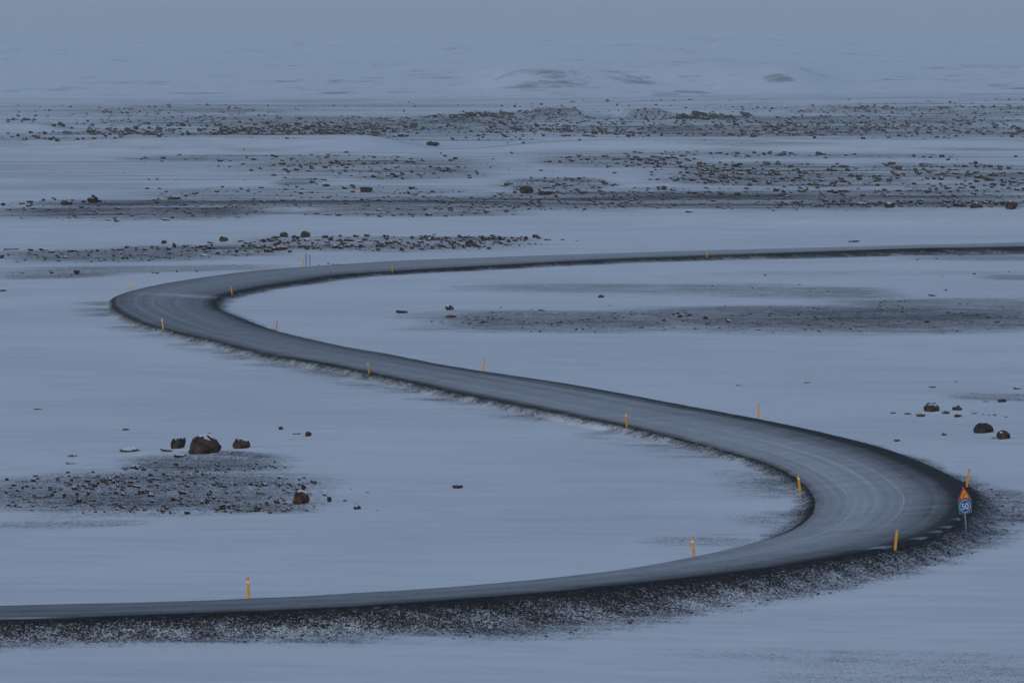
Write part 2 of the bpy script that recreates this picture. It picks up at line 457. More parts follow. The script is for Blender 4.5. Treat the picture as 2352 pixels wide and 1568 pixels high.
# bare or half-bare gravel flats: left, right, far row, near row, strength, edge wobble
PATCH = [
    (-80, 760, 1074, 1190, .54), (250, 690, 1040, 1090, .52), (-60, 360, 1192, 1216, .24), (420, 760, 1150, 1182, .5),
    (1470, 1740, 1232, 1254, .30), (1750, 2700, 1506, 1680, .17), (1500, 2500, 1490, 1524, .12), (2180, 2420, 1118, 1212, .55),
    (2180, 2460, 903, 922, .38),
    (930, 1700, 712, 764, .52), (1350, 2560, 698, 766, .62), (1000, 1950, 650, 676, .36), (1620, 2120, 655, 688, .40), (1850, 2520, 683, 716, .44),
    (2240, 2500, 630, 644, .45), (2080, 2480, 582, 600, .38), (1500, 2480, 620, 634, .14),
    (-60, 330, 618, 642, .42), (-60, 720, 608, 630, .38), (-60, 600, 570, 606, .50), (420, 1290, 540, 580, .44), (200, 700, 560, 592, .46),
    (-60, 760, 456, 508, .62), (200, 2500, 448, 486, .66), (300, 1500, 452, 486, .56), (600, 1250, 470, 500, .48), (1000, 2500, 430, 476, .56), (2000, 2500, 420, 446, .34),
    (1500, 2100, 462, 488, .30), (1780, 2500, 462, 478, .5),
    (280, 860, 354, 372, .36), (480, 1200, 358, 412, .42), (780, 1160, 376, 416, .44), (1130, 1430, 408, 446, .42), (1180, 1640, 355, 388, .40),
    (1460, 2120, 372, 440, .50), (1980, 2500, 372, 436, .44), (1100, 2300, 340, 364, .34), (620, 760, 408, 428, .46), (-60, 420, 420, 440, .16),
    (220, 1100, 425, 458, .36), (760, 1140, 432, 446, .42),
    (-60, 420, 292, 326, .48), (330, 960, 285, 314, .50), (700, 1300, 268, 318, .46), (1120, 2400, 284, 318, .50), (1700, 2500, 312, 324, .32),
    (-60, 820, 244, 268, .40), (200, 1040, 258, 292, .44), (900, 1460, 254, 290, .40), (1330, 2460, 260, 290, .46), (1780, 2500, 236, 270, .42),
    (1215, 1345, 246, 268, .42), (1440, 1540, 246, 264, .44), (1560, 2500, 226, 240, .34), (-60, 1300, 238, 247, .34), (1920, 2500, 298, 316, .42)]
WX = fbm(GX / 30.0, GY / 14.0, 4); WX2 = fbm(GX / 240.0 + 5, GY / 120.0, 4)
pc = np.array(PATCH)
hx0, hy0, _ = hit((pc[:, 0] + pc[:, 1]) / 2, np.maximum(pc[:, 2], 239)); hx1, hy1, _ = hit((pc[:, 0] + pc[:, 1]) / 2, pc[:, 3])
PATCHW = []
for i, p in enumerate(PATCH):
    cy = (hy0[i] + hy1[i]) / 2; hd = max((hy0[i] - hy1[i]) / 2, 1.5)
    mid = (p[2] + p[3]) / 2; cx = ((p[0] + p[1]) / 2 - 1176) / F * cy; hw = (p[1] - p[0]) / 2 / F * cy
    PATCHW.append((cx, cy, hw, hd, p[4]))
def patch_field(x, y, w1, w2):
    g = np.zeros_like(x)
    for (cx, cy, hw, hd, s) in PATCHW:
        r = np.sqrt(np.clip(np.abs((x - cx) / hw), 0, 9) ** 2.6 + np.clip(np.abs((y - cy) / hd), 0, 9) ** 2.6 + 1e-9)
        wv = w1 * .42 + w2 * (.35 if cy > 700 else .2)
        v = s * (1 - sstep(0.45, 1.18, r + wv)) * (1 + 0.45 * w1)
        g = np.maximum(g, v)
    return g
gi = slice(0, N_GROUND)
pf = patch_field(GX[gi], GY[gi], WX[gi], WX2[gi])
fm = sstep(900, 1500, GY[gi])
BK = fbm(GX[gi] / 75.0 + 1, GY[gi] / 16.0, 5); pf = pf * np.where(GY[gi] > 480, np.clip(1.0 + 0.9 * BK, .45, 1.5), 1)
TH_ = fbm(GX[gi] / 150.0 + 6, GY[gi] / 22.0 + 3, 5)
pf = np.maximum(pf, sstep(580, 900, GY[gi]) * .36 * sstep(.12, .5, TH_))
BW = fbm(GX[gi] / 420.0 + 2, GY[gi] / 90.0, 5)
fm = sstep(700, 1300, GY[gi])
pf = pf * (1 + fm * .12)
pf = np.maximum(pf, fm * 0.42 * sstep(0.05, 0.45, BW + .3 * WX2[gi] + .2 * WX[gi]) * (1 - sstep(0, 1, (GY[gi] - 4600) / 500)))
inside = np.zeros_like(Z, bool); inside[near] = re < 0
GRAV[gi] = np.maximum(GRAV[gi], pf)

def gravel_at(x, y):
    i = np.clip(np.searchsorted(ROWS, y), 0, N_GROUND - 1); j = np.clip(np.searchsorted(COLS, x / y), 0, len(COLS) - 1)
    return GRAV[i, j]

# hills: bare flanks the wind has blown thin
HP = [(1540, 1640, 186, 216, .62), (1655, 1725, 184, 197, .62), (1745, 1825, 170, 192, .72), (1330, 1560, 178, 186, .28),
      (560, 720, 183, 192, .5), (690, 830, 205, 220, .55), (480, 640, 228, 236, .5), (930, 1020, 162, 168, .5), (980, 1060, 175, 181, .5),
      (150, 250, 175, 184, .35), (200, 320, 222, 232, .35), (300, 420, 200, 214, .3), (2120, 2220, 148, 160, .4), (2080, 2160, 170, 178, .4), (2280, 2400, 192, 206, .5), (1980, 2040, 178, 186, .35), (2150, 2290, 184, 190, .45),
      (1085, 1200, 177, 183, .42), (1210, 1330, 178, 184, .42), (1340, 1480, 180, 190, .34), (1400, 1500, 200, 215, .36), (1480, 1560, 204, 224, .48), (1250, 1330, 200, 218, .3), (1550, 1640, 176, 182, .5), (1840, 1900, 172, 177, .4),
      (40, 160, 192, 197, .35), (330, 400, 188, 193, .35), (420, 470, 214, 222, .4), (520, 600, 212, 222, .45), (600, 700, 200, 210, .35), (740, 800, 185, 190, .4), (620, 760, 226, 231, .6), (880, 960, 208, 214, .4), (800, 900, 178, 182, .35), (1000, 1060, 196, 202, .35),
      (1880, 1960, 150, 155, .35), (2000, 2100, 198, 204, .45), (2230, 2352, 174, 178, .4), (1560, 1620, 100, 104, .3), (1900, 1980, 208, 214, .35), (2040, 2110, 136, 141, .3), (1150, 1260, 160, 164, .3), (1300, 1420, 150, 154, .3)]
hh = ROWS >= 5200
hX, hY = GX[hh], GY[hh]
hp = np.array(HP)
ax, ay, _ = hit((hp[:, 0] + hp[:, 1]) / 2, hp[:, 2]); bx_, by_, _ = hit((hp[:, 0] + hp[:, 1]) / 2, hp[:, 3])
hg = 0.08 + 0.16 * fbm(hX / 900, hY / 2200, 3)
cxh = hX / hY; fr_h = 8300 + 380 * perlin(cxh * 22 + 2, cxh * 0 + .3)
face = sstep(-.016, .004, cxh) * (1 - sstep(.07, .095, cxh)) * sstep(fr_h - 260, fr_h - 60, hY) * (1 - sstep(fr_h + 240, fr_h + 330, hY))
gul = 1 - np.abs(fbm(hX / 95 + hY / 260, hY / 420, 4)) * 2.2
hg = np.maximum(hg, face * (.20 + .34 * np.clip(gul, 0, 1) * sstep(-.2, .4, fbm(hX / 260 + 4, hY / 300, 3))))
hw1 = fbm(hX / 160, hY / 500, 4)
by_ = np.maximum(by_, np.minimum(ay - 150, 6800))
for i, p in enumerate(HP):
    cy = (ay[i] + by_[i]) / 2; hd = max((ay[i] - by_[i]) / 2, 120); cx = ((p[0] + p[1]) / 2 - 1176) / F * cy; hw = (p[1] - p[0]) / 2 / F * cy
    r = np.sqrt(((hX - cx) / hw) ** 2 + ((hY - cy) / hd) ** 2)
    hg = np.maximum(hg, p[4] * (1 - sstep(.35, 1.3, r + .7 * hw1)) )

def sheet(name, rows, Zs, grav, mat):
    x, y = GX[rows], GY[rows]
    nr, nc = x.shape
    v = np.stack([x, y, Zs], -1).reshape(-1, 3)
    a = np.arange(nr * nc).reshape(nr, nc)
    q = np.stack([a[:-1, :-1], a[:-1, 1:], a[1:, 1:], a[1:, :-1]], -1).reshape(-1, 4)
    me = mesh_np(name, v, q); attr(me, 'gravel', grav)
    return tag(link(name, me, mat), kind='structure')
# ------------------------------------------------------------------ road strip
NT_ = 41
tpar = np.linspace(0, 1, NT_)
st = np.arange(0, S[-1], 0.6)
def at(a): return np.interp(st, S, a)
cx_, cy_, nx_, ny_ = at(C[:, 0]), at(C[:, 1]), at(N[:, 0]), at(N[:, 1])
wl_, wr_, zl_, zr_ = at(wl), at(wr), at(zl), at(zr)
jl = 0.10 * fbm(st / 2.5, st * 0 + 3.3, 3); jr = 0.10 * fbm(st / 2.5, st * 0 + 8.3, 3)
lat = (-wl_ + jl)[:, None] * (1 - tpar) + (wr_ + jr)[:, None] * tpar
crown = 0.05 * (1 - (2 * tpar - 1) ** 2)
vx = cx_[:, None] + nx_[:, None] * lat; vy = cy_[:, None] + ny_[:, None] * lat
vz = zl_[:, None] * (1 - tpar) + zr_[:, None] * tpar + crown + 0.03
edge = np.zeros(NT_); edge[0] = edge[-1] = -0.09
vz = vz + edge
V = np.stack([vx, vy, vz], -1).reshape(-1, 3)
a = np.arange(len(st) * NT_).reshape(len(st), NT_)
Q = np.stack([a[:-1, :-1], a[1:, :-1], a[1:, 1:], a[:-1, 1:]], -1).reshape(-1, 4)
# snow dusting across (0 left edge .. 1 right edge) at design stations
kk = np.interp(st, K_ST, _k)
PROF_T = [0, .05, .12, .25, .4, .55, .7, .8, .88, .95, 1.0]
PROF = {  # station: dust at PROF_T
    0:  [.22, .24, .25, .25, .24, .23, .23, .25, .20, .06, .0],
    4:  [.30, .33, .34, .34, .33, .31, .28, .24, .16, .04, .0],
    7:  [.38, .42, .44, .46, .44, .38, .28, .20, .10, .03, .0],
    9:  [.25, .40, .46, .50, .50, .42, .32, .20, .08, .02, .0],
    12: [.10, .38, .50, .56, .52, .46, .34, .18, .06, .01, .0],
    14: [.08, .40, .52, .56, .54, .46, .28, .10, .02, .0, .0],
    16: [.08, .36, .50, .56, .54, .46, .30, .14, .04, .0, .0],
    19: [.05, .26, .42, .50, .50, .46, .42, .34, .16, .02, .0],
    22: [.04, .24, .34, .40, .42, .38, .32, .26, .18, .04, .0],
    25: [.06, .20, .28, .32, .34, .34, .32, .26, .18, .08, .02],
    28: [.10, .20, .28, .34, .36, .38, .34, .28, .24, .14, .04],
    31: [.20, .28, .34, .38, .40, .40, .36, .30, .22, .10, .02],
    35: [.30, .40, .46, .50, .50, .48, .44, .38, .26, .12, .02],
    39: [.34, .44, .50, .52, .52, .50, .46, .40, .28, .14, .04]}
ks = sorted(PROF)
prof = np.array([np.interp(tpar, PROF_T, PROF[k]) for k in ks])
dust = np.stack([np.interp(kk, ks, prof[:, j]) for j in range(NT_)], 1)
for (qx, qy, ql, qd, qs) in ((440, 679, 95, 2.2, .30), (2203, 1193, 16, .22, .5), (2176, 1211, 13, .2, .5), (2150, 1222, 10, .2, .4), (2124, 1236, 22, .25, .55), (2020, 1258, 26, .35, .5), (60, 1419, 70, .3, .45)):
    wx_, wy_ = plane_point(qx, qy, .25 if qy > 900 else 0); hl = ql / F * wy_      # drifts lodged on the carriageway
    dust = dust + qs * np.exp(-((vx - wx_) / hl) ** 2 - ((vy - wy_ - (.35 * (vx - wx_) if qx > 2000 else 0)) / qd) ** 2)
trk = np.interp(kk, [0, 3, 7, 10, 16, 20, 24, 29, 32, 39], [.4, .3, .3, .8, .9, .45, .35, .7, .35, .2])[:, None] * sstep(.1, .22, tpar) * (1 - sstep(.62, .8, tpar))
me = mesh_np('road', V, Q); attr(me, 'dust', dust); attr(me, 'tracks', trk)
uv = me.uv_layers.new(name='UVMap')
vu = np.stack([np.repeat(lat[:, :, None], 1, 2)[..., 0].ravel(), np.repeat(st[:, None], NT_, 1).ravel()], -1).astype(np.float32)
uv.data.foreach_set('uv', vu[Q.ravel()].ravel())
road = tag(link('road', me, M_ROAD), kind='structure')

def road_z(x, y):
    i, e, s, l = road_near(np.atleast_1d(float(x)), np.atleast_1d(float(y)))
    t = np.clip((l + wl[i]) / (wl[i] + wr[i]), 0, 1)
    return float((zl[i] * (1 - t) + zr[i] * t)[0]) if e[0] < 0 else float(ground_z(x, y))

# ------------------------------------------------------------------ marker posts
def box_bm(bm, w, d, z0, z1, slant=0.0, y=0.0):
    vs = [bm.verts.new((sx * w / 2, y + sy * d / 2, z)) for z in (z0, z1) for sx, sy in ((-1, -1), (1, -1), (1, 1), (-1, 1))]
    for v_ in vs[4:]: v_.co.z += slant * v_.co.x / (w / 2)
    for f in ((3, 2, 1, 0), (4, 5, 6, 7), (0, 1, 5, 4), (1, 2, 6, 5), (2, 3, 7, 6), (3, 0, 4, 7)): bm.faces.new([vs[i] for i in f])
    return vs

def done(bm, name, bev=0.0):
    if bev: bmesh.ops.bevel(bm, geom=bm.edges[:], offset=bev, segments=2, affect='EDGES')
    bmesh.ops.recalc_face_normals(bm, faces=bm.faces[:])
    me = bpy.data.meshes.new(name); bm.to_mesh(me); bm.free(); return me

POST_W, POST_D, POST_H = 0.125, 0.045, 0.98
def post_meshes():
    bm = bmesh.new(); box_bm(bm, POST_W, POST_D, -0.35, POST_H, 0.02)
    body = done(bm, 'post_body', 0.008); body.materials.append(M_YELLOW)
    bm = bmesh.new()                                                   # slanted white band, a hair proud of the post on both faces
    w = POST_W + 0.006; d = POST_D + 0.006
    vs = box_bm(bm, w, d, POST_H - 0.255, POST_H - 0.165, 0)
    for v_ in vs: v_.co.z -= 0.025 * v_.co.x / (w / 2)
    band = done(bm, 'post_band', 0.004); band.materials.append(M_REFL)
    bm = bmesh.new(); box_bm(bm, POST_W + 0.006, POST_D + 0.006, POST_H - 0.12, POST_H + 0.004, 0.02)
    cap = done(bm, 'post_cap', 0.006); cap.materials.append(M_GREYREFL)
    return body, band, cap
PB, PBAND, PCAP = post_meshes()
POSTS = [  # foot px, foot row, top px, reflector kind, label
    (572, 1376, 568, 'band', 'yellow marker post with white band beside the nearest straight stretch of road'),
    (1610, 1279, 1605, 'band', 'yellow marker post with white band on the snowy inside of the near bend'),
    (2056, 1263, 2060, 'cap', 'yellow marker post on the dark outer bank left of the road sign'),
    (1838, 1131, 1833, 'band', 'yellow marker post at the tightest inside point of the near bend'),
    (2205, 1118, 2210, 'cap', 'yellow marker post standing directly behind the red and blue road sign'),
    (1742, 961, 1742, 'cap', 'yellow marker post on the far edge where the dark strip of the near bend begins'),
    (1440, 981, 1437, 'band', 'faded orange marker post on the inner edge where the diagonal stretch meets the near bend'),
    (1109, 853, 1113, 'cap', 'orange marker post on the far edge halfway along the diagonal road stretch'),
    (848, 858, 844, 'band', 'faded orange marker post on the lower edge halfway along the diagonal road stretch'),
    (628, 759, 631, 'cap', 'orange marker post on the inner edge just below the far bend'),
    (375, 755, 372, 'band', 'orange marker post on the lower outer edge of the far bend'),
    (533, 677, 531, 'cap', 'bright yellow marker post on the inner side of the far bend'),
    (302, 667, 301, 'band', 'orange marker post on the outermost upper edge of the far bend'),
    (897, 625, 897, 'cap', 'yellow marker post on the near road edge just right of the two dark poles'),
    (697, 613, 697, 'cap', 'yellow marker post right beside the pair of dark poles'),
    (1624, 592, 1623, 'cap', 'distant yellow marker post on the near edge of the far road'),
    (1482, 580, 1481, 'cap', 'distant yellow marker post on the far edge of the far road')]
def edge_snap(fx, fy):
    x, y, z = hit(fx, fy)
    x, y = float(x[0]), float(y[0])
    i, e, s, l = road_near(np.array([x]), np.array([y]))
    if e[0] < 0.15:                                                    # a post never stands in the carriageway: move it to the verge
        n = N[i[0]] * s[0]; x += n[0] * (0.15 - e[0]); y += n[1] * (0.15 - e[0])
    return x, y, float(ground_z(x, y))
for n_, (fx, fy, tx, kind, lab) in enumerate(POSTS):
    x, y, z = edge_snap(fx, fy)
    e = bpy.data.objects.new('marker_post', None); col.objects.link(e)
    e.location = (x, y, z); e.empty_display_size = 0.2
    i = road_near(np.array([x]), np.array([y]))[0][0]
    lean = math.atan2(tx - fx, (F / y) * POST_H)
    e.rotation_euler = (random.uniform(-.04, .04), lean, random.uniform(-.35, .35))
    tag(e, lab, 'marker post', 'yellow marker posts along the road edges')
    b_ = link('post', PB, None, e); link('reflector', PBAND if kind == 'band' else PCAP, None, e)

# ------------------------------------------------------------------ road sign: bend warning over advisory speed
def prism(bm, pts, y0, y1):
    a = [bm.verts.new((p[0], y0, p[1])) for p in pts]; b = [bm.verts.new((p[0], y1, p[1])) for p in pts]
    n = len(pts)
    bm.faces.new(a); bm.faces.new(b[::-1])
    for i in range(n): bm.faces.new((a[i], b[i], b[(i + 1) % n], a[(i + 1) % n]))
def ring(bm, r0, r1, y0, y1, cz, n=48):
    P = []
    for i in range(n):
        c, s = math.cos(2 * math.pi * i / n), math.sin(2 * math.pi * i / n)
        P.append([bm.verts.new((r * c, y, cz + r * s)) for r, y in ((r0, y0), (r1, y0), (r1, y1), (r0, y1))])
    for i in range(n):
        a, b = P[i], P[(i + 1) % n]
        for j in range(4): bm.faces.new((a[j], a[(j + 1) % 4], b[(j + 1) % 4], b[j]))
def rtri(cx, cz, size, rad, n=5):
    pts = []
    h = size * math.sqrt(3) / 2
    C_ = [(-size / 2 + rad * 1.73, -h / 3 + rad), (size / 2 - rad * 1.73, -h / 3 + rad), (0, 2 * h / 3 - 2 * rad)]
    for (x, z), a0 in zip(C_, (150, 270, 30)):
        for i in range(n + 1):
            a = R_(a0 + 120 * i / n); pts.append((cx + x + rad * math.cos(a), cz + z + rad * math.sin(a)))
    return pts

sx, sy, sz = hit(2220, 1229); sx, sy, sz = float(sx[0]), float(sy[0]), float(sz[0])
sg = bpy.data.objects.new('road_sign', None); col.objects.link(sg); sg.location = (sx, sy, sz)
sg.rotation_euler = (0, R_(-4.6), 0)
tag(sg, 'road sign with red and yellow bend triangle above a blue 50 plate', 'road sign')
PPM = F / sy
z_of = lambda row: (1229 - row) / PPM / math.cos(TH)
bm = bmesh.new(); bmesh.ops.create_cone(bm, cap_ends=True, segments=16, radius1=.036, radius2=.036, depth=z_of(1116) + .45,
                                        matrix=Matrix.Translation((0, 0, z_of(1116) / 2 - .225)))
bm.normal_update(); me = done(bm, 'pole')
for p in me.polygons: p.use_smooth = len(p.vertices) == 4
link('pole', me, M_STEEL, sg)
YAW = R_(22)
def plate_child(name, bm, mat, parent, bev=0.0):
    o = link(name, done(bm, name, bev), mat, parent); return o
HB = 0.70; zc = z_of(1161); bm = bmesh.new()
prism(bm, [(-HB / 2, zc - HB / 2), (HB / 2, zc - HB / 2), (HB / 2, zc + HB / 2), (-HB / 2, zc + HB / 2)], -.058, -.040)
sp = plate_child('speed_plate', bm, M_BLUE, sg, .004); sp.rotation_euler = (0, 0, YAW)
bm = bmesh.new(); ring(bm, .282, .305, -.064, -.0585, zc)
plate_child('white_ring', bm, M_WHITE, sp)
bm = bmesh.new()                                     # thin white border along the plate's edge
w_ = HB / 2 - .008; t_ = .007
for (x0, x1, z0, z1) in ((-w_, w_, w_ - t_, w_), (-w_, w_, -w_, -w_ + t_), (-w_, -w_ + t_, -w_ + t_, w_ - t_), (w_ - t_, w_, -w_ + t_, w_ - t_)):
    prism(bm, [(x0, zc + z0), (x1, zc + z0), (x1, zc + z1), (x0, zc + z1)], -.062, -.0585)
plate_child('border', bm, M_WHITE, sp)
fc = bpy.data.curves.new('digits', 'FONT'); fc.body = '50'; fc.size = .42; fc.align_x = 'CENTER'; fc.align_y = 'CENTER'; fc.offset = .004; fc.extrude = .003
fo = bpy.data.objects.new('digits_tmp', fc); col.objects.link(fo)
bpy.context.view_layer.update()
dm = bpy.data.meshes.new_from_object(fo.evaluated_get(bpy.context.evaluated_depsgraph_get())); bpy.data.objects.remove(fo)
dm.name = 'digits'; dm.materials.clear()
co = np.zeros(len(dm.vertices) * 3, np.float32); dm.vertices.foreach_get('co', co); co = co.reshape(-1, 3)
mid = (co.min(0) + co.max(0)) / 2; co = co - mid
co2 = np.stack([co[:, 0] * .98, -.0625 - co[:, 2], co[:, 1] * 1.02 + zc], 1)
dm.vertices.foreach_set('co', co2.astype(np.float32).ravel()); dm.update()
link('digits', dm, M_WHITE, sp)
ztri = z_of(1146) + .235
SZ = .74; bm = bmesh.new(); prism(bm, rtri(0, ztri, SZ, .045), -.060, -.042)
wp = plate_child('warning_plate', bm, M_RED, sg); wp.rotation_euler = (0, 0, YAW)
bm = bmesh.new(); prism(bm, rtri(0, ztri, SZ * .66, .025), -.066, -.0605)
plate_child('yellow_field', bm, M_SIGNYEL, wp)
bm = bmesh.new()                                      # black bend mark: straight up, then round to the right
path = [(-.055, -.115)] + [(-.055, -.04)] + [(-.055 + .075 * (1 - math.cos(R_(a))), -.02 + .085 * math.sin(R_(a))) for a in range(0, 91, 15)] + [(.075, .075)]
wd = .021; lft, rgt = [], []
for i, p in enumerate(path):
    q0 = path[max(i - 1, 0)]; q1 = path[min(i + 1, len(path) - 1)]
    d = Vector((q1[0] - q0[0], q1[1] - q0[1])).normalized()
    lft.append((p[0] - d.y * wd, ztri + p[1] + d.x * wd - .01)); rgt.append((p[0] + d.y * wd, ztri + p[1] - d.x * wd - .01))
prism(bm, lft + rgt[::-1], -.072, -.0665)
plate_child('bend_mark', bm, M_BLACK, wp)
for zz in (zc, ztri - .05):
    bm = bmesh.new(); prism(bm, [(-.09, zz - .02), (.09, zz - .02), (.09, zz + .02), (-.09, zz + .02)], -.040, .040)
    o = plate_child('clamp', bm, M_STEEL, sg, .004)
    o.rotation_euler = (0, 0, YAW)

# ------------------------------------------------------------------ two dark poles with cross rails by the far bend
px_, py_, pz_ = hit(703, 610)
x0, y0, z0 = float(px_[0]), float(py_[0]), float(pz_[0])
fr = bpy.data.objects.new('pole_frame', None); col.objects.link(fr); fr.location = (x0, y0, z0)
tag(fr, 'pair of thin dark poles joined by pale rails beside the far bend', 'pole frame')
sp_ = 9.0 / (F / y0)
for dx_, hgt in ((0, 28 / (F / y0)), (sp_, 24.5 / (F / y0))):
    bm = bmesh.new(); bmesh.ops.create_cone(bm, cap_ends=True, segments=12, radius1=.055, radius2=.045, depth=hgt + .3, matrix=Matrix.Translation((dx_, 0, hgt / 2 - .15)))
    link('pole', done(bm, 'pole'), M_WOOD, fr)
for k_, hh_ in enumerate((21, 24)):
    bm = bmesh.new(); zz = hh_ / (F / y0)
    prism(bm, [(-.06, zz - .025), (sp_ + .06, zz - .025), (sp_ + .06, zz + .025), (-.06, zz + .025)], -.075, -.052)
    link('rail', done(bm, 'rail'), M_SIGNBACK, fr)

# ------------------------------------------------------------------ rocks
def rock_mesh(name, seed, sub=3, facets=9, rough=.10, flat_top=False, pmin=.56):
    rr = random.Random(seed)
    bm = bmesh.new(); bmesh.ops.create_icosphere(bm, subdivisions=sub, radius=1)
    planes = []
    for _ in range(facets):
        n = Vector((rr.gauss(0, 1), rr.gauss(0, 1), rr.gauss(0, 1))).normalized()
        planes.append((n, rr.uniform(pmin, .95)))
    if flat_top: planes.append((Vector((rr.uniform(-.12, .12), rr.uniform(-.2, .1), 1)).normalized(), .55))
    off = Vector((rr.uniform(-50, 50), rr.uniform(-50, 50), rr.uniform(-50, 50)))
    for v_ in bm.verts:
        d = v_.co.normalized(); r = 1.0
        for n, p in planes:
            c = n.dot(d)
            if c > 0.05: r = min(r, p / c)
        r *= 1 + rough * mnoise.fractal(d * 1.6 + off, 0.9, 2.1, 5) * 1.3
        v_.co = d * r
    mn = [min(v_.co[i] for v_ in bm.verts) for i in range(3)]; mx = [max(v_.co[i] for v_ in bm.verts) for i in range(3)]
    for v_ in bm.verts:                               # unit box: x,y in -.5..5, z in 0..1
        v_.co = Vector([(v_.co[i] - mn[i]) / (mx[i] - mn[i]) - (.5 if i < 2 else 0) for i in range(3)])
    me = bpy.data.meshes.new(name); bm.to_mesh(me); bm.free()
    for p in me.polygons: p.use_smooth = sub >= 3
    if sub >= 3: me.set_sharp_from_angle(angle=R_(24))
    return me

VAR = [rock_mesh('rock_shape', 100 + i, 3, 7 + i % 5, .12 + .04 * (i % 3), i % 4 == 0) for i in range(16)]
for m_ in VAR: m_.materials.append(M_ROCK)
SPECIAL = []   # (zone x, zone y, zx, zy, zw, zh, label, opts)
def zpx(ox, oy, zx, zy): return (ox + zx * 810 / 2352) * 2352 / 2430, (oy + zy * 810 / 2352) * 2352 / 2430
ZW = 810 / 2352 * 2352 / 2430
A, B_, C_, D_, E_, G_, H_ = (0, 840), (810, 840), (1620, 840), (0, 440), (810, 440), (1620, 440), (810, 80)
def S_(z, zx, zy, w, h, label, **o): SPECIAL.append((z, zx, zy, w, h, label, o))
S_(A, 1418, 712, 228, 168, 'biggest brown boulder of the left foreground, round with snow lodged in its cleft top', seed=5, rough=.12, facets=6, pmin=.74, cat='boulder')
S_(A, 1225, 672, 105, 98, 'flat-topped grey boulder streaked with snow', seed=11, flat=True, facets=5, cat='boulder')
S_(A, 1150, 684, 110, 34, 'thin dark slab tilted in the snow before the flat-topped boulder', seed=21, tilt=.28)
S_(A, 1238, 722, 84, 32, 'low dark slab end lying between the tilted slab and the biggest round boulder', seed=22)
S_(A, 1665, 664, 126, 84, 'reddish boulder with a white snow hollow, just right of the biggest round boulder', seed=31, facets=6, cat='boulder')
S_(A, 2125, 576, 46, 46, 'small dark pointed stone standing alone in snow, uphill of the reddish boulder', seed=41)
S_(A, 1935, 526, 36, 28, 'small brown hooked stone in the snow left of the dark pointed stone', seed=43)
S_(A, 2045, 557, 62, 11, 'sliver of flat stone barely out of the snow beside the dark pointed stone', seed=44)
S_(A, 895, 681, 150, 34, 'long low rusty brown rock with a snow tail, left of the grey flat-topped boulder', seed=51)
S_(A, 500, 713, 68, 22, 'small flat olive stone left of the low rusty rock', seed=52)
S_(A, 490, 763, 72, 13, 'very flat dark stone in snow just above the left stone bed', seed=53)
S_(A, 865, 529, 52, 18, 'small snow-covered wedge of stone alone uphill of the rusty rock', seed=54)
S_(A, 258, 387, 62, 12, 'lone flat dark stone far left in clean snow', seed=55)
S_(A, 2063, 1053, 122, 118, 'upright rounded dark boulder at the right end of the left stone bed', seed=61, facets=5, rough=.07, tilt=.15, cat='boulder')
S_(A, 2101, 944, 34, 36, 'small black stone seen at the top of the upright rounded boulder', seed=62, ontop=True)
S_(B_, 800, 933, 74, 36, 'lone dark wedge-shaped stone in open snow inside the near bend', seed=71)
S_(B_, 110, 1076, 54, 34, 'pale brown angular stone alone right of the left stone bed', seed=72)
S_(C_, 1716, 410, 116, 78, 'dark boulder with snow-patched left side, tallest of the right-hand row', seed=81, facets=6, cat='boulder')
S_(C_, 1892, 407, 70, 54, 'pointed split boulder with snow in its crack, right of the snow-patched boulder', seed=82, cat='boulder')
S_(C_, 1897, 441, 62, 30, 'flat brown stone directly below the pointed split boulder', seed=83)
S_(C_, 1640, 438, 70, 32, 'low brown stone at the lower left foot of the snow-patched boulder', seed=84)
S_(C_, 1552, 421, 52, 18, 'dark flat stone second from the left end of the right-hand boulder row', seed=85)
S_(C_, 1450, 414, 42, 18, 'small reddish stone at the left end of the right-hand boulder row', seed=86)
S_(C_, 1812, 420, 54, 28, 'brown stone between the snow-patched boulder and the split boulder', seed=87)
S_(C_, 2010, 417, 40, 14, 'small grey stone right of the split boulder, start of a thin pebble line', seed=88)
S_(C_, 2072, 558, 140, 85, 'smooth dome-shaped brown boulder at the right, clear of snow', seed=91, facets=4, rough=.05, bare=True, cat='boulder')
S_(C_, 2213, 598, 98, 74, 'blocky boulder right of the smooth dome-shaped one', seed=92, facets=7, cat='boulder')
S_(C_, 1800, 566, 42, 22, 'small brown stone in snow left of the dome-shaped boulder', seed=93)
S_(C_, 1477, 607, 42, 22, 'small stone banked with snow above the dark outer strip of the near bend', seed=94)
S_(C_, 2200, 339, 62, 34, 'dark jagged rock on a grey streak at the right, above the boulder row', seed=95)
S_(C_, 2305, 247, 58, 20, 'dark rock half under snow at the right frame edge, above the jagged rock', seed=96)
S_(C_, 1720, 236, 54, 9, 'thin dark stone in clean snow above the right-hand boulder row', seed=97)
S_(C_, 390, 223, 48, 8, 'left one of two thin dark stones in clean snow above the near bend', seed=98)
S_(C_, 855, 204, 46, 8, 'right one of two thin dark stones in clean snow above the near bend', seed=99)
S_(E_, 418, 888, 92, 32, 'flat brown rock alone in snow, left of the middle gravel flat', seed=101)
S_(E_, 745, 868, 60, 42, 'square tan rock with snow tail above the left end of the middle gravel flat', seed=102, facets=6)
S_(E_, 755, 918, 76, 26, 'low brown rock directly below the square tan rock', seed=103)
S_(E_, 1790, 781, 44, 27, 'reddish brown rock alone in snow above the middle gravel flat', seed=104)
S_(G_, 1720, 769, 62, 20, 'low rusty mound of rock at the right, above the middle gravel flat', seed=105)
S_(G_, 318, 948, 42, 26, 'rounded dark rock with snow wings in the middle gravel flat', seed=106)
S_(G_, 158, 927, 36, 28, 'upright dark rock on a snow sheet at the middle gravel flat', seed=107)
S_(G_, 1680, 948, 42, 20, 'reddish rock at the right part of the middle gravel flat', seed=108)
